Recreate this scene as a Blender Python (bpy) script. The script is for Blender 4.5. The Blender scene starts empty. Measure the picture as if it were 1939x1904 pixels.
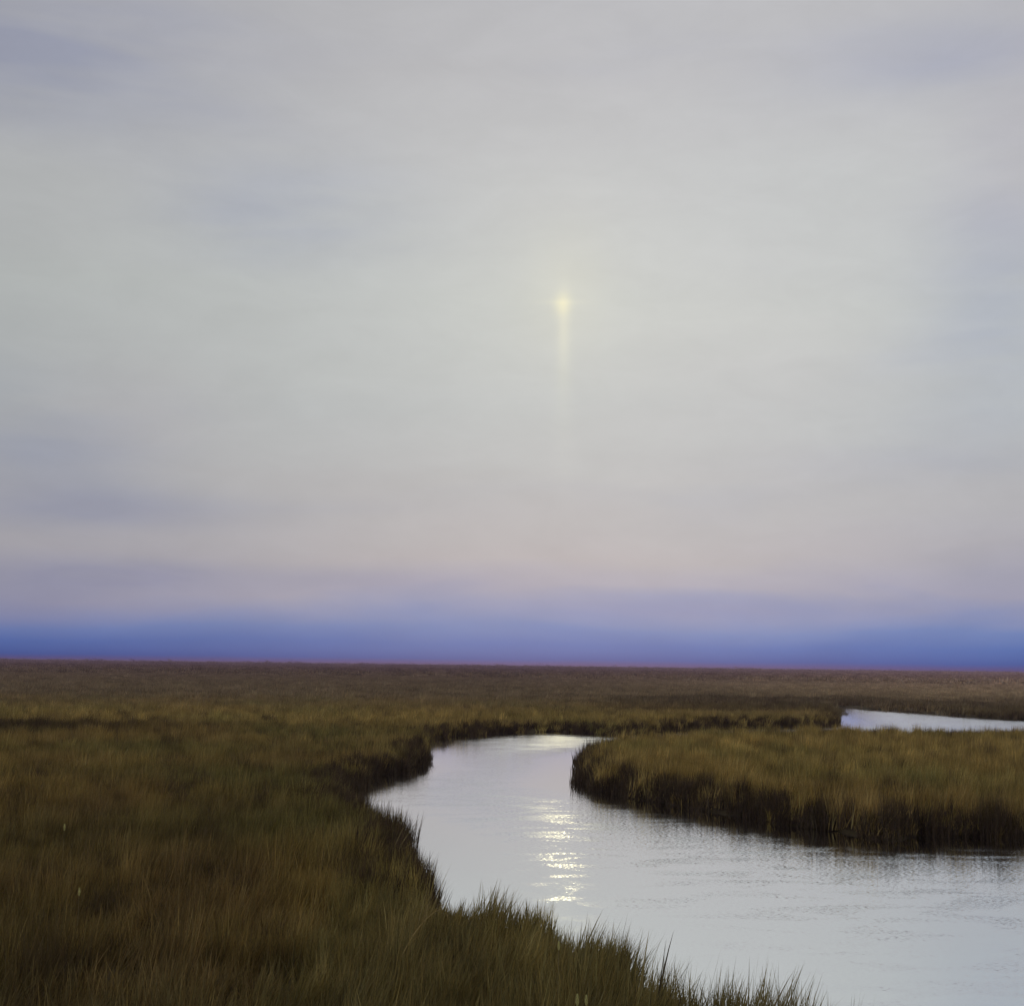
import bpy, math, random
import numpy as np
from mathutils import Matrix, Vector

random.seed(7)
rng = np.random.default_rng(11)
scene = bpy.context.scene
C = scene.collection

# ------------------------------------------------------------------ camera
PW, PH = 1939.0, 1904.0            # units in which outlines were measured
HFOV = math.radians(40.0)
F = (PW / 2) / math.tan(HFOV / 2)
EYE = 4.5
PITCH = math.atan((1260.0 - PH / 2) / F)
ROLL = math.radians(0.74)
RM = (Matrix.Rotation(math.radians(90) + PITCH, 3, 'X') @ Matrix.Rotation(ROLL, 3, 'Z'))

cam_d = bpy.data.cameras.new('camera')
cam_d.sensor_fit = 'HORIZONTAL'
cam_d.angle = HFOV
cam_d.clip_start = 0.1
cam_d.clip_end = 60000
cam = bpy.data.objects.new('camera', cam_d)
C.objects.link(cam)
cam.matrix_world = Matrix.Translation((0, 0, EYE)) @ RM.to_4x4()
scene.camera = cam


def ray(x, y):
    return (RM @ Vector(((x - PW / 2) / F, -(y - PH / 2) / F, -1))).normalized()


def ground(x, y, z=0.0):
    d = ray(x, y)
    t = (z - EYE) / d.z
    return (d.x * t, d.y * t)


SUN_DIR = ray(1065, 574)

# ------------------------------------------------------------------ sky
world = bpy.data.worlds.new('World')
scene.world = world
world.use_nodes = True


def s2l(c):
    return tuple((v / 255 / 12.92) if v / 255 <= 0.04045 else ((v / 255 + 0.055) / 1.055) ** 2.4 for v in c)


class NT:
    """small helper round a node tree"""
    def __init__(self, tree):
        self.t = tree
        tree.nodes.clear()

    def n(self, kind, **kw):
        nd = self.t.nodes.new(kind)
        for k, v in kw.items():
            setattr(nd, k, v)
        return nd

    def put(self, sock, v):
        if isinstance(v, bpy.types.NodeSocket):
            self.t.links.new(v, sock)
        else:
            sock.default_value = v

    def m(self, op, a, b=0.0, c=None, clamp=False):
        nd = self.n('ShaderNodeMath', operation=op, use_clamp=clamp)
        self.put(nd.inputs[0], a)
        self.put(nd.inputs[1], b)
        if c is not None:
            self.put(nd.inputs[2], c)
        return nd.outputs[0]

    def vm(self, op, a, b=(0, 0, 0)):
        nd = self.n('ShaderNodeVectorMath', operation=op)
        self.put(nd.inputs[0], a)
        self.put(nd.inputs[1], b)
        return nd.outputs['Value'] if op in ('DOT_PRODUCT', 'LENGTH') else nd.outputs[0]

    def mix(self, f, a, b, blend='MIX'):
        nd = self.n('ShaderNodeMix', data_type='RGBA', blend_type=blend)
        self.put(nd.inputs[0], f)
        self.put(nd.inputs[6], a if isinstance(a, bpy.types.NodeSocket) else (*a[:3], 1))
        self.put(nd.inputs[7], b if isinstance(b, bpy.types.NodeSocket) else (*b[:3], 1))
        return nd.outputs[2]

    def ramp(self, f, stops, interp='LINEAR'):
        nd = self.n('ShaderNodeValToRGB')
        cr = nd.color_ramp
        cr.interpolation = interp
        cr.elements[0].position = stops[0][0]
        cr.elements[0].color = (*stops[0][1], 1)
        cr.elements[1].position = stops[-1][0]
        cr.elements[1].color = (*stops[-1][1], 1)
        for p, c in stops[1:-1]:
            e = cr.elements.new(p)
            e.color = (*c, 1)
        self.put(nd.inputs[0], f)
        return nd.outputs[0]

    def noise(self, vec, scale, detail=3, rough=0.5, dist=0.0):
        nd = self.n('ShaderNodeTexNoise')
        self.put(nd.inputs['Vector'], vec)
        nd.inputs['Scale'].default_value = scale
        nd.inputs['Detail'].default_value = detail
        nd.inputs['Roughness'].default_value = rough
        nd.inputs['Distortion'].default_value = dist
        return nd.outputs['Fac'], nd.outputs['Color']


def build_sky():
    w = NT(world.node_tree)
    tc = w.n('ShaderNodeTexCoord')
    d = w.vm('NORMALIZE', tc.outputs['Generated'])
    sep = w.n('ShaderNodeSeparateXYZ')
    w.put(sep.inputs[0], d)
    z = sep.outputs[2]

    # clear air behind the cloud sheet
    sky = w.n('ShaderNodeTexSky', sky_type='NISHITA')
    sky.sun_disc = False
    sky.sun_elevation = math.asin(SUN_DIR.z)
    sky.sun_rotation = math.atan2(SUN_DIR.x, SUN_DIR.y)
    clear = w.vm('SCALE', sky.outputs[0])
    clear.node.inputs['Scale'].default_value = 0.05

    # soft drift of the layers: elevation wobbles along wide flat streaks
    flat = w.vm('MULTIPLY', d, (1.0, 1.0, 5.5))
    nf, _ = w.noise(flat, 2.6, 3, 0.45, 0.25)
    nf2, nc2 = w.noise(w.vm('ADD', flat, (3.7, 1.3, 9.1)), 4.3, 3, 0.5, 0.3)
    wob = w.m('MULTIPLY', w.m('ADD', w.m('SUBTRACT', nf, 0.5), w.m('SUBTRACT', nf2, 0.5)), 0.045)
    zz = w.m('MAXIMUM', w.m('ADD', z, w.m('MULTIPLY', wob, w.m('MULTIPLY', z, 20.0, clamp=True))), 0.0)
    fac = w.m('POWER', zz, 0.5)

    def P(px):                      # measured height above the horizon -> ramp position
        return math.sqrt(math.sin(math.atan(px / F)))
    stops = [(0, (78, 70, 130)), (5, (68, 76, 146)), (13, (44, 88, 168)), (38, (72, 112, 186)), (64, (106, 134, 194)),
             (92, (142, 153, 194)), (132, (172, 171, 190)), (200, (184, 181, 188)), (320, (186, 186, 190)),
             (480, (190, 194, 196)), (690, (196, 200, 199)), (900, (196, 198, 199)), (1150, (193, 193, 196)), (1500, (192, 192, 196))]
    base = w.ramp(fac, [(P(p), s2l(c)) for p, c in stops] + [(1.0, s2l((222, 223, 227)))], 'LINEAR')

    # cloud body: darker lavender swells, pinkish and greenish veils
    def smooth(v, a, b):
        nd = w.n('ShaderNodeMapRange', interpolation_type='SMOOTHSTEP')
        w.put(nd.inputs[0], v)
        nd.inputs[1].default_value = a
        nd.inputs[2].default_value = b
        return nd.outputs[0]
    up = smooth(z, 0.02, 0.07)

    def puff(px, py, a, b):
        """soft cloud swell: Gaussian round a direction; a, b half sizes in measured units"""
        c = ray(px, py)
        k = (F / a, 1 / 0.45, F / b)
        nd = w.n('ShaderNodeVectorMath', operation='MULTIPLY_ADD')
        w.put(nd.inputs[0], d)
        nd.inputs[1].default_value = k
        nd.inputs[2].default_value = tuple(-c[i] * k[i] for i in range(3))
        q = w.vm('DOT_PRODUCT', nd.outputs[0], nd.outputs[0])
        return w.m('POWER', 0.36788, q)
    swell = 0.0
    for px, py, a, b, s in [(560, 405, 190, 88, .9), (100, 90, 300, 110, 1.1), (1800, 110, 260, 55, .6), (60, 840, 200, 110, .6),
                            (190, 960, 260, 36, .6), (210, 1085, 200, 26, .8), (720, 1100, 230, 24, .6), (1900, 1090, 240, 80, .7),
                            (1780, 880, 260, 36, .35), (1890, 520, 120, 260, .5), (40, 1130, 420, 110, .7), (1350, 1150, 300, 24, .5)]:
        swell = w.m('MULTIPLY_ADD', puff(px, py, a, b), s, swell)
    swell = w.m('MULTIPLY', swell, w.m('MULTIPLY_ADD', smooth(nf2, 0.22, 0.76), 1.15, 0.32))
    swell = w.m('ADD', swell, w.m('MULTIPLY', smooth(nf, 0.50, 0.78), w.m('MULTIPLY', up, 0.45)), clamp=True)
    col = w.mix(w.m('MULTIPLY', swell, 0.85, clamp=True), base, w.mix(1.0, base, (0.70, 0.745, 0.94), 'MULTIPLY'))
    pink = 0.0
    for px, py, a, b, s in [(1430, 700, 300, 170, .5), (260, 780, 170, 110, .6), (1000, 1050, 420, 70, .25), (1930, 320, 120, 160, .6)]:
        pink = w.m('MULTIPLY_ADD', puff(px, py, a, b), s, pink)
    pink = w.m('MULTIPLY', pink, w.m('ADD', 0.3, w.m('MULTIPLY', nf, 1.2)), clamp=True)
    col = w.mix(pink, col, w.mix(1.0, col, (1.05, 0.985, 0.985), 'MULTIPLY'))

    # faint ragged mottling of the sheet
    mo, _ = w.noise(w.vm('MULTIPLY', d, (1.0, 1.0, 2.6)), 17.0, 5, 0.62, 0.4)
    mott = w.vm('SCALE', col)
    w.put(mott.node.inputs['Scale'], w.m('MULTIPLY_ADD', mo, 0.15, 0.93))
    col = mott
    # light thins out away from the veiled sun
    near = puff(1380, 480, 1150, 1000)
    lum = w.m('MULTIPLY_ADD', near, 0.31, 0.69)
    sc = w.vm('SCALE', col)
    w.put(sc.node.inputs['Scale'], lum)
    col = sc

    # the veiled sun itself, its halo and its light pillar
    sx, sy = 1065, 574
    for px, py, a, b, tint, s in [(sx + 8, sy - 25, 75, 105, (1.0, .80, .10), .044), (sx, sy, 210, 200, (1.0, .95, .45), .030), (sx, sy + 2, 15, 19, (1.0, .80, .05), .16),
                                  (sx, sy - 2, 42, 5, (1.0, .84, .3), .045), (sx + 2, sy + 42, 11, 62, (1.0, .80, .32), .075),
                                  (sx + 3, sy + 105, 15, 80, (1.0, .98, .25), .030), (sx + 2, sy + 230, 22, 120, (1.0, 1.0, .5), .012)]:
        g = w.m('MULTIPLY', puff(px, py, a, b), s)
        sc = w.vm('SCALE', tint)
        w.put(sc.node.inputs['Scale'], g)
        col = w.vm('ADD', col, sc)

    col = w.mix(0.04, col, clear)   # the sheet is nearly closed
    bg = w.n('ShaderNodeBackground')
    w.put(bg.inputs[0], col)
    bg.inputs[1].default_value = 1.0
    out = w.n('ShaderNodeOutputWorld')
    w.t.links.new(bg.outputs[0], out.inputs[0])


build_sky()

# ------------------------------------------------------------------ sun (veiled by cloud, dusk)
sun_d = bpy.data.lights.new('sun', 'SUN')
sun_d.energy = 0.0135
sun_d.angle = math.radians(1.4)
sun_d.color = (1.0, 0.86, 0.46)
sun = bpy.data.objects.new('sun', sun_d)
C.objects.link(sun)
sun.rotation_euler = SUN_DIR.to_track_quat('Z', 'Y').to_euler()

# ------------------------------------------------------------------ picture
scene.view_settings.view_transform = 'Standard'
scene.view_settings.look = 'None'
scene.view_settings.exposure = 0.0
scene.view_settings.gamma = 1.0
scene.view_settings.use_curve_mapping = False
scene.render.engine = 'CYCLES'
scene.cycles.use_denoising = True
scene.cycles.max_bounces = 5
scene.cycles.diffuse_bounces = 2
scene.cycles.transmission_bounces = 4
scene.cycles.volume_bounces = 0
scene.cycles.use_adaptive_sampling = True
scene.cycles.adaptive_threshold = 0.02
scene.cycles.sample_clamp_indirect = 4.0
scene.cycles.sample_clamp_direct = 6.0

# ------------------------------------------------------------------ outline of the creek
T = 0.68     # blade tops that hide the water of a near bank
R = -0.42    # mirrored blade tops below a far bank
near_bank = [(1560, 1912), (1500, 1893), (1440, 1876), (1380, 1853), (1300, 1831), (1240, 1803), (1180, 1787), (1130, 1757), (1080, 1745),
             (1060, 1722), (1040, 1707), (1000, 1698), (940, 1692), (870, 1686), (815, 1675), (790, 1655), (778, 1625), (764, 1600), (742, 1578),
             (740, 1552), (712, 1530), (676, 1512)]
outline = [ground(x, y, T) for x, y in near_bank]
outline += [ground(x, y, 0.3) for x, y in [(622, 1500)]]
outline += [ground(x, y, R) for x, y in [(690, 1490), (735, 1484), (774, 1474)]]
outline += [ground(x, y, -0.1) for x, y in [(785, 1455), (798, 1428)]]
outline += [ground(x, y, R) for x, y in [(800, 1414), (825, 1409), (870, 1405), (940, 1399), (1000, 1397), (1060, 1396), (1110, 1400), (1165, 1403),
                                         (1250, 1396), (1340, 1390), (1430, 1387), (1520, 1386), (1573, 1382)]]
outline += [ground(x, y, -0.1) for x, y in [(1582, 1368), (1578, 1353)]]
outline += [ground(x, y, R) for x, y in [(1564, 1344), (1620, 1346), (1700, 1353), (1790, 1359), (1850, 1365), (1939, 1371)]]
outline += [(92, 128), (150, 112), (150, 84), (80, 86), (55, 88)]
outline += [ground(x, y, 0.70) for x, y in [(1939, 1386), (1850, 1387), (1700, 1387), (1580, 1382), (1450, 1386), (1330, 1389), (1230, 1394), (1142, 1402), (1118, 1409)]]
outline += [ground(x, y, 0.15) for x, y in [(1108, 1430), (1106, 1460), (1104, 1480)]]
outline += [ground(x, y, -0.32) for x, y in [(1104, 1500), (1155, 1514), (1230, 1532), (1300, 1545), (1400, 1565), (1480, 1581), (1560, 1591), (1640, 1607),
                                         (1690, 1611), (1760, 1605), (1850, 1605), (1939, 1610)]]
outline += [(25, 38), (40, 33), (60, 24), (80, 5), (92, -45), (24, -45), (12, -8), (8.6, 4), (6.6, 10)]
POLY = np.array(outline)


def wave_noise(x, y, scale, seed, n=9):
    r = np.random.default_rng(seed)
    v = np.zeros_like(x)
    for _ in range(n):
        a = r.uniform(0, 2 * math.pi)
        k = 2 * math.pi / scale * r.uniform(0.6, 1.9)
        v += np.sin(k * (x * math.cos(a) + y * math.sin(a)) + r.uniform(0, 6.28))
    return v / math.sqrt(n / 2) / 1.6         # roughly -1..1


def creek_distance(x, y, ragged=True):
    """signed distance to the waterline, positive on land"""
    d2 = np.full(x.shape, 1e18)
    inside = np.zeros(x.shape, bool)
    n = len(POLY)
    for i in range(n):
        ax, ay = POLY[i]
        bx, by = POLY[(i + 1) % n]
        ex, ey = bx - ax, by - ay
        t = np.clip(((x - ax) * ex + (y - ay) * ey) / (ex * ex + ey * ey), 0, 1)
        d2 = np.minimum(d2, (ax + t * ex - x) ** 2 + (ay + t * ey - y) ** 2)
        c = ((ay > y) != (by > y))
        xi = ax + (y - ay) * ex / (ey if abs(ey) > 1e-9 else 1e-9)
        inside ^= c & (x < xi)
    d = np.sqrt(d2)
    d = np.where(inside, -d, d)
    if ragged:
        d = d + 0.16 * wave_noise(x, y, 1.7, 3) + 0.22 * wave_noise(x, y, 5.0, 4) * np.clip(np.hypot(x, y) / 40, 0.3, 1.5)
    return d


# ------------------------------------------------------------------ ground sheet
def mud_material():
    mt = bpy.data.materials.new('marsh_mud')
    mt.use_nodes = True
    w = NT(mt.node_tree)
    tc = w.n('ShaderNodeTexCoord')
    f, _ = w.noise(tc.outputs['Object'], 0.05, 6, 0.6)
    f2, _ = w.noise(tc.outputs['Object'], 3.0, 5, 0.65)
    col = w.ramp(f, [(0.3, (0.060, 0.046, 0.024)), (0.5, (0.085, 0.064, 0.032)), (0.7, (0.070, 0.060, 0.028))])
    col = w.mix(w.m('MULTIPLY', f2, 0.6), col, w.mix(1.0, col, (0.6, 0.58, 0.55), 'MULTIPLY'))
    # far out the sheet carries the closed cover of the distant marsh; its purple is haze put into the colour
    geo = w.n('ShaderNodeNewGeometry')
    ln = w.vm('LENGTH', geo.outputs['Position'])
    far = w.n('ShaderNodeMapRange', interpolation_type='SMOOTHSTEP')
    w.put(far.inputs[0], ln)
    far.inputs[1].default_value = 500
    far.inputs[2].default_value = 1300
    fc = w.ramp(f, [(0.3, (0.100, 0.062, 0.060)), (0.7, (0.110, 0.064, 0.078))])
    col = w.mix(far.outputs[0], col, fc)
    b = w.n('ShaderNodeBsdfPrincipled')
    w.put(b.inputs['Base Color'], col)
    b.inputs['Roughness'].default_value = 0.85
    b.inputs['Specular IOR Level'].default_value = 0.15
    bump = w.n('ShaderNodeBump')
    bump.inputs['Strength'].default_value = 0.6
    bump.inputs['Distance'].default_value = 0.05
    w.put(bump.inputs['Height'], f2)
    w.t.links.new(bump.outputs[0], b.inputs['Normal'])
    o = w.n('ShaderNodeOutputMaterial')
    w.t.links.new(b.outputs[0], o.inputs[0])
    return mt


def mesh_from(name, verts, faces, mat=None, smooth=True):
    me = bpy.data.meshes.new(name)
    me.from_pydata([tuple(v) for v in verts] if not isinstance(verts, np.ndarray) else verts.tolist(), [], faces if isinstance(faces, list) else faces.tolist())
    if smooth:
        me.polygons.foreach_set('use_smooth', np.ones(len(me.polygons), bool))
    if mat:
        me.materials.append(mat)
    me.update()
    return me


az = np.radians(np.concatenate([np.arange(-180, -34, 6.0), np.arange(-34, 34.01, 0.25), np.arange(40, 175, 6.0)]))
rr = np.concatenate([[0.3], np.geomspace(2, 10, 10), np.geomspace(10.4, 230, 300), np.geomspace(240, 4000, 40)])
AZ, RR = np.meshgrid(az, rr)
gx, gy = RR * np.sin(AZ), RR * np.cos(AZ)
sd = creek_distance(gx, gy)
gz = np.clip(sd * 0.45, -0.7, 0.16) + np.where(sd > 0.3, 0.05 * wave_noise(gx, gy, 9, 21), 0)
gz = np.where(RR > 250, gz + np.clip((RR - 250) / 500, 0, 1) * 0.45, gz)
na, nr = len(az), len(rr)
idx = np.arange(na * nr).reshape(nr, na)
a = idx[:-1, :]
b_ = np.roll(idx, -1, 1)[:-1, :]
c_ = np.roll(idx, -1, 1)[1:, :]
d_ = idx[1:, :]
faces = np.stack([a, d_, c_, b_], -1).reshape(-1, 4)
faces = faces[:, ::-1]
fl = faces.tolist() + [idx[0, :].tolist()[::-1]]
gme = mesh_from('marsh_ground', np.stack([gx, gy, gz], -1).reshape(-1, 3), fl, mud_material())
g = bpy.data.objects.new('marsh_ground', gme)
C.objects.link(g)
g['kind'] = 'structure'
g['label'] = 'flat brown marsh ground reaching to the horizon'


# ------------------------------------------------------------------ water
def water_material():
    mt = bpy.data.materials.new('creek_water')
    mt.use_nodes = True
    w = NT(mt.node_tree)
    tc = w.n('ShaderNodeTexCoord')
    p = tc.outputs['Object']
    # wavelets: very small slopes, livelier (and rougher) in patches of light air
    _, c1 = w.noise(w.vm('MULTIPLY', p, (0.45, 1.0, 1.0)), 1.6, 2, 0.5)
    st, _ = w.noise(w.vm('MULTIPLY', p, (0.50, 1.0, 1.0)), 1.0, 4, 0.6, 0.5)
    mr = w.n('ShaderNodeMapRange', interpolation_type='SMOOTHSTEP')
    w.put(mr.inputs[0], st)
    mr.inputs[1].default_value = 0.46
    mr.inputs[2].default_value = 0.62
    ow = w.n('ShaderNodeAttribute', attribute_type='GEOMETRY', attribute_name='open_water')   # banks shelter the water
    breeze = w.m('MULTIPLY', mr.outputs[0], ow.outputs['Fac'])
    amp = w.m('MULTIPLY_ADD', breeze, 0.026, 0.003)
    sc = w.vm('SCALE', w.vm('MULTIPLY', w.vm('SUBTRACT', c1, (.5, .5, .5)), (.5, 1, 0)))
    w.put(sc.node.inputs['Scale'], amp)
    sx_ = w.n('ShaderNodeSeparateXYZ')
    w.put(sx_.inputs[0], p)
    far = w.n('ShaderNodeMapRange', interpolation_type='SMOOTHSTEP')   # the open upper reach catches more breeze
    w.put(far.inputs[0], sx_.outputs[1])
    far.inputs[1].default_value = 22
    far.inputs[2].default_value = 70
    farb = w.m('MULTIPLY', far.outputs[0], ow.outputs['Fac'])
    rip, _ = w.noise(w.vm('MULTIPLY', p, (12.0, 34.0, 1.0)), 1.0, 1, 0.5)
    rs = w.m('MULTIPLY', w.m('SUBTRACT', rip, 0.5), w.m('ADD', w.m('MULTIPLY_ADD', breeze, 0.22, w.m('MULTIPLY', ow.outputs['Fac'], 0.12)), w.m('MULTIPLY', farb, 0.24)))
    cb = w.n('ShaderNodeCombineXYZ')
    w.put(cb.inputs[0], w.m('MULTIPLY', rs, 0.15))
    w.put(cb.inputs[1], rs)
    cb.inputs[2].default_value = 1.0
    nrm = w.vm('NORMALIZE', w.vm('ADD', sc, cb.outputs[0]))
    b = w.n('ShaderNodeBsdfPrincipled')
    b.inputs['Base Color'].default_value = (0.775, 0.825, 0.855, 1)
    b.inputs['Metallic'].default_value = 1.0
    w.put(b.inputs['Roughness'], w.m('ADD', w.m('MULTIPLY_ADD', breeze, 0.08, 0.055), w.m('MULTIPLY', farb, 0.10)))
    w.put(b.inputs['Normal'], nrm)
    o = w.n('ShaderNodeOutputMaterial')
    w.t.links.new(b.outputs[0], o.inputs[0])
    return mt


xs, ys = np.linspace(-60, 170, 160), np.linspace(-60, 210, 190)
WX, WY = np.meshgrid(xs, ys)
nx = len(xs)
k0 = (np.arange(len(ys) - 1)[:, None] * nx + np.arange(nx - 1)[None, :]).ravel()
wme = mesh_from('creek_water', np.stack([WX.ravel(), WY.ravel(), 0 * WX.ravel()], 1), np.stack([k0, k0 + 1, k0 + 1 + nx, k0 + nx], 1), water_material())
open_ = np.clip((-creek_distance(WX.ravel(), WY.ravel(), False) - 1.2) / np.clip(np.hypot(WX.ravel(), WY.ravel()) / 14, 1.5, 4), 0, 1)
wme.attributes.new('open_water', 'FLOAT', 'POINT').data.foreach_set('value', open_.astype(np.float32))
wat = bpy.data.objects.new('creek_water', wme)
C.objects.link(wat)
wat['kind'] = 'structure'
wat['label'] = 'still pale grey creek water mirroring the sky'


# ------------------------------------------------------------------ grass
def blade_material(name, instancer=True):
    mt = bpy.data.materials.new(name)
    mt.use_nodes = True
    w = NT(mt.node_tree)
    if instancer:
        at = w.n('ShaderNodeAttribute', attribute_type='INSTANCER', attribute_name='col')
    else:
        at = w.n('ShaderNodeAttribute', attribute_type='OBJECT', attribute_name='col')
    va = w.n('ShaderNodeAttribute', attribute_type='GEOMETRY', attribute_name='var')
    col = w.mix(1.0, at.outputs['Color'], va.outputs['Color'], 'MULTIPLY')
    df = w.n('ShaderNodeBsdfDiffuse')
    w.put(df.inputs[0], col)
    tr = w.n('ShaderNodeBsdfTranslucent')
    w.put(tr.inputs[0], w.mix(1.0, col, (1.0, 0.95, 0.6), 'MULTIPLY'))
    mx = w.n('ShaderNodeMixShader')
    mx.inputs[0].default_value = 0.30
    w.t.links.new(df.outputs[0], mx.inputs[1])
    w.t.links.new(tr.outputs[0], mx.inputs[2])
    o = w.n('ShaderNodeOutputMaterial')
    w.t.links.new(mx.outputs[0], o.inputs[0])
    return mt


GRASS = blade_material('marsh_grass_blades')
TUFT = blade_material('tall_grass_blades', False)


def blade(verts, faces, cols, x, y, h, wdt, yaw, lean, bend, col, seg=3):
    """one tapering, bending grass blade"""
    dx, dy = math.cos(yaw), math.sin(yaw)
    px, py = -dy, dx
    b0 = len(verts)
    cx, cy, cz, an = x, y, 0.0, lean
    for i in range(seg + 1):
        t = i / seg
        ww = wdt * (1 - t ** 1.6) * 0.5 * (0.75 + 0.5 * min(t * 3, 1))
        if i == seg:
            verts.append((cx, cy, cz))
        else:
            verts.append((cx - px * ww, cy - py * ww, cz))
            verts.append((cx + px * ww, cy + py * ww, cz))
        an += bend / seg
        cx += dx * math.sin(an) * h / seg
        cy += dy * math.sin(an) * h / seg
        cz += math.cos(an) * h / seg
    for i in range(seg - 1):
        k = b0 + 2 * i
        faces.append((k, k + 1, k + 3, k + 2))
    k = b0 + 2 * (seg - 1)
    faces.append((k, k + 1, k + 2))
    cols.extend([col] * (2 * seg + 1))


def clump(name, n, radius, hmin, hmax, wdt, wind=0.12, seg=3):
    v, f, c = [], [], []
    for _ in range(n):
        r = radius * math.sqrt(random.random())
        t = random.uniform(0, 6.2832)
        yaw = random.uniform(0, 6.2832)
        lean = abs(random.gauss(0, 0.10))
        if random.random() < 0.45:
            yaw = random.gauss(0.0, 0.5)
            lean += wind
        h = random.uniform(hmin, hmax)
        q = random.uniform(0.62, 1.3)
        hue = random.uniform(-0.1, 0.1)
        blade(v, f, c, r * math.cos(t), r * math.sin(t), h, wdt * random.uniform(.7, 1.3), yaw, lean,
              random.uniform(0.05, 0.55), (q * (1 + hue), q, q * (1 - hue), 1), seg)
    me = mesh_from(name, v, f, GRASS)
    at = me.color_attributes.new('var', 'FLOAT_COLOR', 'POINT')
    at.data.foreach_set('color', np.array(c, np.float32).ravel())
    return bpy.data.objects.new(name, me)


def variants(name, k, *args, **kw):
    col = bpy.data.collections.new(name)        # sources for the scatter only, not linked into the scene
    for i in range(k):
        col.objects.link(clump('grass_clump', *args, **kw))
    return col


NEAR = variants('near_clumps', 7, 46, 0.20, 0.45, 0.85, 0.014)
MID = variants('mid_clumps', 6, 44, 0.30, 0.45, 0.85, 0.020)
FAR = variants('far_clumps', 5, 120, 1.30, 0.42, 0.80, 0.060, seg=2)
VFAR = variants('distant_clumps', 4, 160, 5.0, 0.45, 0.85, 0.22, seg=2)


def scatter_tree(col):
    nt = bpy.data.node_groups.new('grass_scatter', 'GeometryNodeTree')
    nt.interface.new_socket('Geometry', in_out='INPUT', socket_type='NodeSocketGeometry')
    nt.interface.new_socket('Geometry', in_out='OUTPUT', socket_type='NodeSocketGeometry')
    N = nt.nodes
    gi, go = N.new('NodeGroupInput'), N.new('NodeGroupOutput')
    m2p = N.new('GeometryNodeMeshToPoints')
    ci = N.new('GeometryNodeCollectionInfo')
    ci.inputs['Collection'].default_value = col
    ci.inputs['Separate Children'].default_value = True
    ci.inputs['Reset Children'].default_value = True
    iop = N.new('GeometryNodeInstanceOnPoints')
    iop.inputs['Pick Instance'].default_value = True

    def attr(n, t):
        a_ = N.new('GeometryNodeInputNamedAttribute')
        a_.data_type = t
        a_.inputs['Name'].default_value = n
        return [o for o in a_.outputs if o.enabled][0]
    L = nt.links.new
    L(gi.outputs[0], m2p.inputs['Mesh'])
    L(m2p.outputs[0], iop.inputs['Points'])
    L(ci.outputs[0], iop.inputs['Instance'])
    L(attr('pick', 'INT'), iop.inputs['Instance Index'])
    L(attr('turn', 'FLOAT_VECTOR'), iop.inputs['Rotation'])
    L(attr('size', 'FLOAT_VECTOR'), iop.inputs['Scale'])
    L(iop.outputs[0], go.inputs[0])
    return nt


TREES = {}


def scatter(name, label, col, pts, turn, size, cols):
    n = len(pts)
    me = bpy.data.meshes.new(name)
    me.vertices.add(n)
    me.vertices.foreach_set('co', pts.astype(np.float32).ravel())
    me.attributes.new('pick', 'INT', 'POINT').data.foreach_set('value', rng.integers(0, 100, n).astype(np.int32))
    me.attributes.new('turn', 'FLOAT_VECTOR', 'POINT').data.foreach_set('vector', turn.astype(np.float32).ravel())
    me.attributes.new('size', 'FLOAT_VECTOR', 'POINT').data.foreach_set('vector', size.astype(np.float32).ravel())
    ca = np.concatenate([cols, np.ones((n, 1))], 1).astype(np.float32)
    me.attributes.new('col', 'FLOAT_COLOR', 'POINT').data.foreach_set('color', ca.ravel())
    o = bpy.data.objects.new(name, me)
    C.objects.link(o)
    md = o.modifiers.new('scatter', 'NODES')
    if col.name not in TREES:
        TREES[col.name] = scatter_tree(col)
    md.node_group = TREES[col.name]
    o['kind'] = 'stuff'
    o['label'] = label
    return o


PAL = {k: np.array(v) for k, v in dict(
    olive=(0.420, 0.300, 0.105), brown=(0.375, 0.258, 0.108), gold=(0.530, 0.395, 0.150), dark=(0.145, 0.106, 0.058),
    green=(0.290, 0.255, 0.095), grey=(0.400, 0.305, 0.205), purple=(0.365, 0.252, 0.215), rush=(0.090, 0.064, 0.042)).items()}  # rush: dark tone; in the waterline fringe it stands for bank shade


def mixc(a_, b_, t):
    return a_ + (b_ - a_) * np.clip(t, 0, 1)[:, None]


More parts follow.
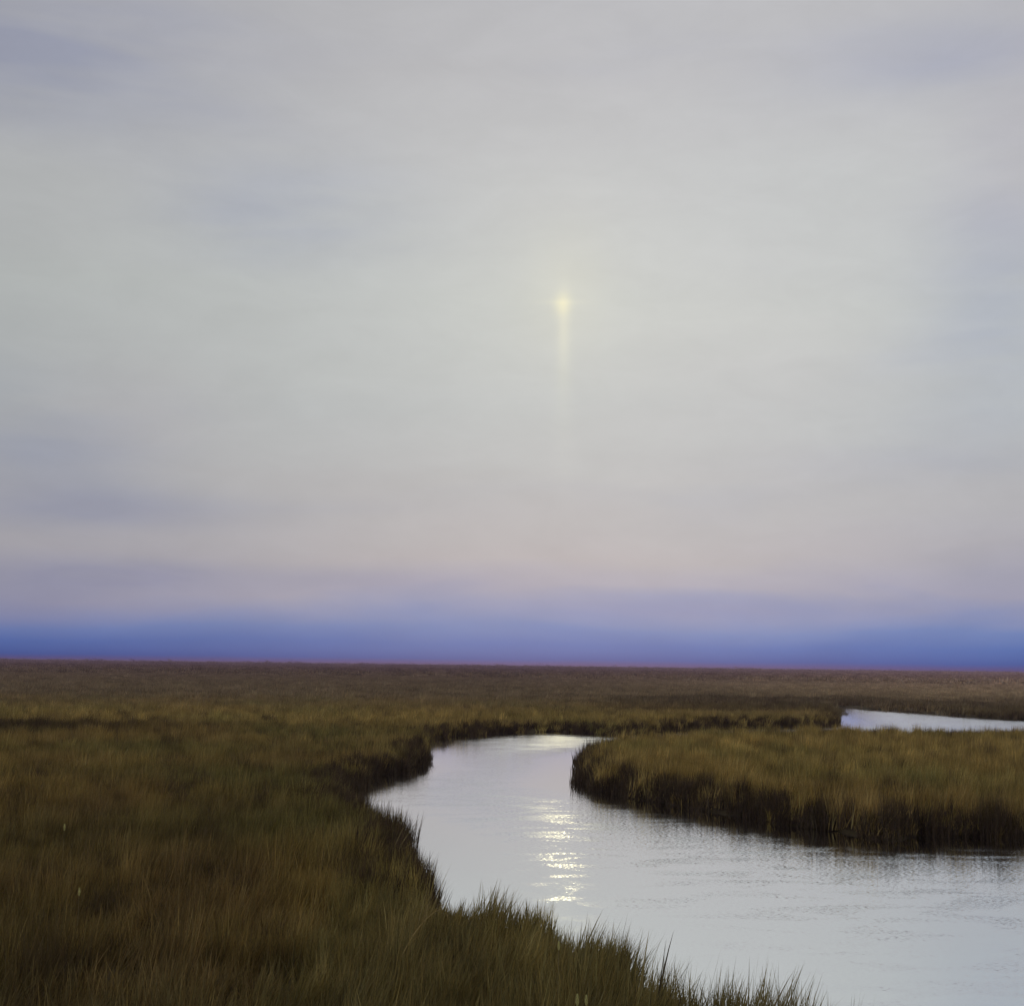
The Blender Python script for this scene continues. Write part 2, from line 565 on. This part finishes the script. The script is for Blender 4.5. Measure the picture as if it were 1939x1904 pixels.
def grass_colour(x, y, sd_, rng_local):
    r = np.hypot(x, y)
    n = len(x)
    n1, n2, n3 = wave_noise(x, y, 6, 31), wave_noise(x, y, 2.2, 32), wave_noise(x, y, 22, 33)
    c = np.tile(PAL['olive'], (n, 1))
    c = mixc(c, PAL['brown'], 0.5 + 0.7 * n1)
    c = mixc(c, PAL['green'], 0.25 + 0.6 * n3)
    # golden rush on the island and the long tongue behind the creek
    c = mixc(c, PAL['gold'], np.clip((r - 34) / 25, 0, 1) * np.clip((150 - r) / 40, 0, 1) * (0.55 + 0.35 * n1) * np.where((x < 0) & (y < 92), 0.35 + 0.65 * np.clip((x + 14) / 12, 0, 1) * np.clip((y - 60) / 20, 0, 1), 1.0))
    c = mixc(c, PAL['dark'], 0.9 * np.clip((n2 - 0.45) * 1.8, 0, 1))
    # distant flats: greyer, then purple-brown with haze put into the grass colour
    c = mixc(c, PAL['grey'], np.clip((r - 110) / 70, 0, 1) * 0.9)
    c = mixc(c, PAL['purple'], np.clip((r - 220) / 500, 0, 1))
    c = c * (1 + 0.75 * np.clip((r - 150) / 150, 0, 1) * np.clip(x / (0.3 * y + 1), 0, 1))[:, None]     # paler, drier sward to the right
    # darker grass: a band along the far side of the upper pool, and a patch on the left
    c = mixc(c, PAL['rush'], 0.5 * (y > 100) * (x > 8) * np.clip((26 + 8 * n3 - np.abs(sd_ - 6)) / 14, 0, 1) * (y > 128 - 0.0 * x))  # darker grass band, 'rush' is only the dark tone
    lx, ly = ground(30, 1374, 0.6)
    c = mixc(c, PAL['rush'], 0.9 * np.exp(-((x - lx) / 9) ** 2 - ((y - ly) / 7) ** 2))  # darker grass patch, 'rush' is only the dark tone
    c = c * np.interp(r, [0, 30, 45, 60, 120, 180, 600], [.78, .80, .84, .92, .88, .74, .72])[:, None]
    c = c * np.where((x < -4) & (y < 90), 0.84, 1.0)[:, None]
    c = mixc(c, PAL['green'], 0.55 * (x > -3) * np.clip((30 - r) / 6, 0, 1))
    c = mixc(c, PAL['dark'], 0.38 * np.clip((27 - r) / 10, 0, 1) + 0.15 * (x < -6) * (r < 40))  # foreground darkening: dimmer light put into the grass colour
    c *= rng_local.uniform(0.62, 1.35, (n, 1)) * (1 + 0.22 * wave_noise(x, y, 1.5, 43, 14))[:, None]
    return c


def sector(r0, r1, density, lim=23.5, margin=5.0):
    """random points over the part of the marsh in front of the camera"""
    half = r1 * math.tan(math.radians(lim)) + margin
    n = int(density * 2 * half * (r1 - r0 * 0.9))
    x = rng.uniform(-half, half, n)
    y = rng.uniform(r0 * 0.9, r1, n)
    r = np.hypot(x, y)
    k = (np.abs(x) < y * math.tan(math.radians(lim)) + margin) & (r >= r0) & (r < r1)
    return x[k], y[k]


def plant(name_label, r0, r1, density, col, zone=None, edge=0.0, tall=1.0, wide=1.0):
    x, y = sector(r0, r1, density)
    sd_ = creek_distance(x, y)
    k = sd_ > edge
    if zone is not None:
        k &= zone(x, y)
    x, y, sd_ = x[k], y[k], sd_[k]
    n = len(x)
    z = np.clip(sd_ * 0.45, -0.1, 0.16) - 0.04
    r = np.hypot(x, y)
    z = z + np.clip((r - 250) / 500, 0, 1) * 0.45
    turn = np.stack([rng.normal(0, .10, n), rng.normal(0.06, .09, n) + 0.12 * wave_noise(x, y, 2.6, 44), rng.uniform(-0.7, 0.7, n)], 1)
    tf = wave_noise(x, y, 1.5, 43, 14)
    hs = (0.95 + 0.24 * tf + 0.16 * wave_noise(x, y, 4.0, 41) + 0.14 * wave_noise(x, y, 11, 42)) * rng.uniform(0.72, 1.28, n)
    hs *= 0.8 + 0.2 * np.clip(sd_ / 0.8, 0, 1)
    w_ = rng.uniform(0.85, 1.2, n) * wide
    size = np.stack([w_, w_, np.clip(hs * tall, .35, 1.7)], 1)
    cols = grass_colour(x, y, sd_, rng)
    return scatter('marsh_grass', name_label, col, np.stack([x, y, z], 1), turn, size, cols)


def is_island(x, y):
    xi, yi = ground(1086, 1470, 0)
    return (y > 30) & (y < 98) & (x > xi - 1.5) & (y < 100) & (x > 0.028 * y) & ~is_tongue(x, y)


POLY_TONGUE_Y = ground(1165, 1403, R)[1]


def is_tongue(x, y):
    # north of the middle line of the channel behind the island
    ax, ay = ground(1112, 1405, 0.1)
    bx, by = ground(1566, 1381, 0.1)
    return (y > ay + (x - ax) * (by - ay) / (bx - ax)) & (x > -12)


NOT_ISL = lambda x, y: ~is_island(x, y)
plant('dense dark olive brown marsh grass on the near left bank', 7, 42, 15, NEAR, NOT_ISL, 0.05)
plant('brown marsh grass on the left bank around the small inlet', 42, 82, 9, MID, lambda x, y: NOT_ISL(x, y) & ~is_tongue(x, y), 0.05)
plant('olive marsh grass covering the island right of the creek', 30, 100, 10, MID, is_island, 0.05, tall=1.15)
plant('golden brown marsh grass on the tongue of land behind the creek', 60, 150, 4.5, MID, lambda x, y: NOT_ISL(x, y) & (is_tongue(x, y) | (np.hypot(x, y) > 82)), 0.0, wide=1.3)
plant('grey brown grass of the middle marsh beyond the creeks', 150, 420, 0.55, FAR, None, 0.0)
plant('grass of the distant marsh under the horizon, tinted purple brown for haze', 420, 1500, 0.035, VFAR, None, 0.0)
plant('grass of the outermost marsh on the horizon line, tinted dull purple for haze', 1500, 3950, 0.0035, VFAR, None, 0.0, wide=3.2)


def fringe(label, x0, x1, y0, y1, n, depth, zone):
    """added dark blades along a waterline, shade of the bank front put into their colour"""
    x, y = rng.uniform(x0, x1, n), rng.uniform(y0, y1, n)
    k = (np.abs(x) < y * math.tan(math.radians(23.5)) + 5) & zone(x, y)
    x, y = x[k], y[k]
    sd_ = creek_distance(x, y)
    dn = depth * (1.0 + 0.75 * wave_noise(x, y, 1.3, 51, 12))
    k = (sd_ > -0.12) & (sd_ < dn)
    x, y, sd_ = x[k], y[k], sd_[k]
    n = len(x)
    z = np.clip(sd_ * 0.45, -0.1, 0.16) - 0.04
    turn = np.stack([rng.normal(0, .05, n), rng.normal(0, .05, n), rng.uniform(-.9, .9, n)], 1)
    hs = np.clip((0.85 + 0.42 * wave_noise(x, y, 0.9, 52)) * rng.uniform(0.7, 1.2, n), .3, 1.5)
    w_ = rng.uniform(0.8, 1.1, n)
    cols = np.tile(PAL['rush'], (n, 1)) * rng.uniform(0.7, 1.35, (n, 1))  # shaded bank front painted as dark blade colour
    return scatter('shore_shade_fringe', label, MID, np.stack([x, y, z], 1), turn, np.stack([w_, w_, hs], 1), cols)


fringe('dark blades along the waterline of the island, bank shade put into their colour', 0, 50, 30, 100, 90000, 1.0, is_island)
fringe('dark blades along the far waterline of the creek, bank shade put into their colour', -25, 70, 80, 135, 60000, 1.3, lambda x, y: is_tongue(x, y))
fringe('dark blades around the small inlet in the left bank, bank shade put into their colour', -25, 0, 20, 84, 70000, 0.8, lambda x, y: NOT_ISL(x, y) & ~is_tongue(x, y) & (y > 26))

# ------------------------------------------------------------------ air
hz = bpy.data.materials.new('haze')
hz.use_nodes = True
hw = NT(hz.node_tree)
pv = hw.n('ShaderNodeVolumePrincipled')
pv.inputs['Color'].default_value = (0.82, 0.58, 0.88, 1)
pv.inputs['Density'].default_value = 0.0002
ho = hw.n('ShaderNodeOutputMaterial')
hw.t.links.new(pv.outputs[0], ho.inputs['Volume'])
S = 4300
hv = [(sx_ * S, sy_ * S, z_) for z_ in (-2.0, 5.6) for sx_, sy_ in ((-1, -1), (1, -1), (1, 1), (-1, 1))]
hf = [(3, 2, 1, 0), (4, 5, 6, 7), (0, 1, 5, 4), (1, 2, 6, 5), (2, 3, 7, 6), (3, 0, 4, 7)]
ho_ = bpy.data.objects.new('haze', mesh_from('haze', hv, hf, hz, False))
C.objects.link(ho_)
ho_['kind'] = 'stuff'
ho_['label'] = 'thin lilac evening haze over the marsh'


# ------------------------------------------------------------------ tall tufts, seed heads, a bent reed
def blade_mesh(name, h, wdt, lean, bend, seg=6):
    v, f, c = [], [], []
    blade(v, f, c, 0, 0, h, wdt, 0.0, lean, bend, (1, 1, 1, 1), seg)
    me = mesh_from(name, v, f, TUFT)
    me.color_attributes.new('var', 'FLOAT_COLOR', 'POINT').data.foreach_set('color', np.array(c, np.float32).ravel())
    return me


BLADES = [blade_mesh('blade', 1.0, 0.022, l, b) for l, b in [(0.02, 0.10), (0.06, 0.25), (0.10, 0.40), (0.14, 0.65), (0.05, 0.9)]]


def base_height(x, y):
    return float(np.clip(creek_distance(np.array([x]), np.array([y]))[0] * 0.45, -0.1, 0.16)) - 0.03


def tuft(name, label, cat, group, px, py, height, lean, n, spread, colour, fat=1.0, bendy=0):
    """px, py: where the tip of the tuft shows; lean: metres the tip stands off to the right"""
    height += 0.20 if name == 'grass_tuft' else 0.0
    tx, ty = ground(px, py, height + 0.1)
    bx, by = tx - lean, ty
    e = bpy.data.objects.new(name, None)
    C.objects.link(e)
    bz = base_height(bx, by)
    e.location = (bx, by, bz)
    e['label'], e['category'], e['group'] = label, cat, group
    tilt = math.atan2(lean, height)
    for i in range(n):
        me = random.choice(BLADES[bendy:bendy + 3])
        o = bpy.data.objects.new('blade', me)
        C.objects.link(o)
        o.parent = e
        q = 1.0 if i == 0 else random.uniform(0.62, 0.97)
        L = math.hypot(height, lean) * q * 1.04
        o.location = (random.gauss(0, spread), random.gauss(0, spread), 0)
        o.rotation_euler = (random.gauss(0, 0.07), tilt * random.uniform(0.55, 1.1) + random.gauss(0, 0.05) - 0.06, random.gauss(0, 0.5))
        o.scale = (1.0 * L, 1.5 * fat * random.uniform(0.8, 1.25), L)
        k = random.uniform(0.7, 1.25)
        o['col'] = [colour[0] * k, colour[1] * k, colour[2] * k]
    return e


STRAW, OLIVE_T, DARK_T = (0.34, 0.27, 0.13), (0.20, 0.17, 0.075), (0.075, 0.060, 0.042)
G1 = 'tall tufts along the near bank'
for lab, px, py, h, ln, n, sp, col_, fat, bd in [
    ('pale fan of tall grass leaning right in the corner of the near bank', 838, 1636, 1.15, 0.34, 16, .07, STRAW, 1.0, 0),
    ('bent straw coloured tuft drooping over the water below the small inlet', 766, 1542, 1.05, 0.40, 13, .08, STRAW, 1.1, 2),
    ('broad leaning tuft of two long blades where the near bank steps down', 1131, 1716, 1.15, 0.42, 9, .04, OLIVE_T, 1.3, 0),
    ('short upright olive tuft just left of the broad leaning tuft', 1097, 1732, 1.05, 0.10, 11, .05, OLIVE_T, 1.0, 0),
    ('upright olive tuft just right of the broad leaning tuft', 1150, 1737, 1.05, 0.04, 9, .04, OLIVE_T, 1.0, 0),
    ('narrow dark upright tuft, third right of the broad leaning tuft', 1181, 1750, 1.05, 0.04, 6, .03, OLIVE_T, 1.0, 0),
    ('thick upright dark green tuft in the middle of the stepped near bank', 1206, 1757, 1.08, 0.03, 9, .04, (0.15, 0.135, 0.065), 1.2, 0),
    ('thin faint grass blades leaning right of the thick dark green tuft', 1234, 1766, 1.08, 0.14, 4, .03, STRAW, .8, 0),
    ('dark narrow blade tuft leaning slightly right on the near bank', 1261, 1771, 1.15, 0.18, 5, .02, DARK_T, 1.3, 0),
    ('dark long blade tuft leaning far right over the near bank edge', 1329, 1789, 1.20, 0.36, 6, .025, DARK_T, 1.5, 0),
    ('thin blades leaning right beside the dark long leaning tuft', 1364, 1806, 1.10, 0.30, 4, .03, OLIVE_T, .9, 0),
    ('small low tuft between the thin leaning blades and the long pale stalk', 1382, 1821, 1.02, 0.12, 6, .03, OLIVE_T, .9, 0),
    ('long pale brown tuft leaning far right near the bottom of the near bank', 1461, 1827, 1.20, 0.42, 8, .04, (0.26, 0.20, 0.11), 1.1, 0),
    ('fine upright stalks close to the lower end of the near bank', 1482, 1834, 1.15, 0.05, 6, .05, OLIVE_T, .8, 0),
    ('pale feathery fan of grass at the very end of the near bank', 1566, 1858, 1.15, 0.34, 18, .06, STRAW, 1.0, 1),
]:
    tuft('grass_tuft', lab, 'grass tuft', G1, px, py, h, ln, n, sp, col_, fat, bd)

G2 = 'dark rush clumps on the island'
for lab, px, py, h in [
    ('small dark rush spike near the narrow left end of the island', 1338, 1462, .95),
    ('tall dark rush clump at the back of the island below the tongue end', 1562, 1420, 1.05),
    ('broad dark rush clump in the middle of the island', 1636, 1433, 1.10),
    ('dark pointed rush spike between the two broad clumps and the shore', 1586, 1470, .98),
    ('dark pointed rush spike on the right half of the island', 1738, 1473, 1.0),
    ('dark rush clump at the right edge of the island front', 1892, 1478, 1.0),
]:
    tuft('rush_clump', lab, 'rush clump', G2, px, py, h, 0.10, 20, .13, DARK_T, 1.6, 0)


def plain_material(name, c, rough=0.8):
    mt = bpy.data.materials.new(name)
    mt.use_nodes = True
    w = NT(mt.node_tree)
    tc = w.n('ShaderNodeTexCoord')
    f, _ = w.noise(tc.outputs['Object'], 60, 3)
    b = w.n('ShaderNodeBsdfPrincipled')
    w.put(b.inputs['Base Color'], w.mix(f, tuple(v * .75 for v in c), tuple(min(v * 1.2, .9) for v in c)))
    b.inputs['Roughness'].default_value = rough
    o = w.n('ShaderNodeOutputMaterial')
    w.t.links.new(b.outputs[0], o.inputs[0])
    return mt


PETAL = plain_material('pale_yellow_flower', (0.88, 0.74, 0.28))
STEM = plain_material('dry_stem', (0.26, 0.20, 0.10))


def tube_mesh(name, pts, r0, r1, mat, k=5):
    v, f = [], []
    for i, p in enumerate(pts):
        r = r0 + (r1 - r0) * i / (len(pts) - 1)
        for j in range(k):
            t = 2 * math.pi * j / k
            v.append((p[0] + r * math.cos(t), p[1] + r * math.sin(t), p[2]))
    for i in range(len(pts) - 1):
        for j in range(k):
            f.append((i * k + j, i * k + (j + 1) % k, (i + 1) * k + (j + 1) % k, (i + 1) * k + j))
    return mesh_from(name, v, f, mat)


def head_mesh(name, r, h, n=46):
    """a loose oval head of little upward florets"""
    v, f = [], []
    for i in range(n):
        t = (i + .5) / n
        z = h * t
        rad = r * math.sin(math.pi * (0.12 + 0.85 * t))
        a_ = i * 2.39996
        cx, cy = rad * math.cos(a_), rad * math.sin(a_)
        l = h * 0.16
        ox, oy = math.cos(a_), math.sin(a_)
        tx_, ty_ = -oy, ox
        b0 = len(v)
        v += [(cx * .4, cy * .4, z - l * .4), (cx + tx_ * l * .35, cy + ty_ * l * .35, z), (cx - tx_ * l * .35, cy - ty_ * l * .35, z),
              (cx + ox * l * .5, cy + oy * l * .5, z + l)]
        f += [(b0, b0 + 1, b0 + 3), (b0, b0 + 3, b0 + 2), (b0 + 1, b0 + 2, b0 + 3), (b0, b0 + 2, b0 + 1)]
    return mesh_from(name, v, f, PETAL)


HEAD = head_mesh('flower_head', 0.012, 0.095, 34)
for lab, px, py, h, sc_ in [
    ('single pale yellow flower head in the grass below the bank step', 1058, 1790, 0.98, 1.0),
    ('left of two pale yellow flower heads at the bottom edge', 1093, 1893, 0.98, 1.15),
    ('right of two pale yellow flower heads at the bottom edge', 1110, 1893, 0.98, 1.0),
    ('pale straw flower head alone in the dark grass at far left', 150, 1688, 1.02, 1.1),
    ('faint pale flower head in the left grass level with the inlet', 122, 1566, 1.05, 1.3),
]:
    h += 0.16
    tx, ty = ground(px, py, h + 0.1)
    e = bpy.data.objects.new('marsh_flower', None)
    C.objects.link(e)
    bz = base_height(tx, ty)
    e.location = (tx, ty, bz)
    e['label'], e['category'], e['group'] = lab, 'flower', 'pale flower heads in the grass'
    top = h + 0.1 - bz - 0.04 * sc_
    lx = random.uniform(-.06, .02)
    pts = [(lx * (1 - t) ** 2, 0, top * t) for t in [i / 6 for i in range(7)]]
    o = bpy.data.objects.new('stem', tube_mesh('stem', pts, .004, .0025, STEM))
    C.objects.link(o)
    o.parent = e
    o = bpy.data.objects.new('flower_head', HEAD)
    C.objects.link(o)
    o.parent = e
    o.location = (0, 0, top - 0.01)
    o.scale = (sc_,) * 3

# long bent reed lying over the grass of the near bank
ax, ay = ground(737, 1813, 0.72)
bx, by = ground(842, 1741, 0.98)
e = bpy.data.objects.new('bent_reed', None)
C.objects.link(e)
e.location = (ax, ay, base_height(ax, ay))
e['label'], e['category'] = 'long golden reed bent over the grass of the near bank', 'reed'
pts = []
for i in range(13):
    t = i / 12
    pts.append(((bx - ax) * t ** 1.15, (by - ay) * t, 0.15 + 0.85 * (1 - (1 - t) ** 2.0) + 0.02))
o = bpy.data.objects.new('stem', tube_mesh('stem', pts, .007, .003, plain_material('golden_reed', (0.42, 0.29, 0.10)), 6))
C.objects.link(o)
o.parent = e
for t, yaw in ((4, 0.4), (7, -0.5), (9, 0.2)):
    o = bpy.data.objects.new('leaf', BLADES[3])
    C.objects.link(o)
    o.parent = e
    o.location = pts[t]
    o.rotation_euler = (0, 0.5, yaw)
    o.scale = (0.34, 0.8, 0.34)
    o['col'] = [0.36, 0.26, 0.10]
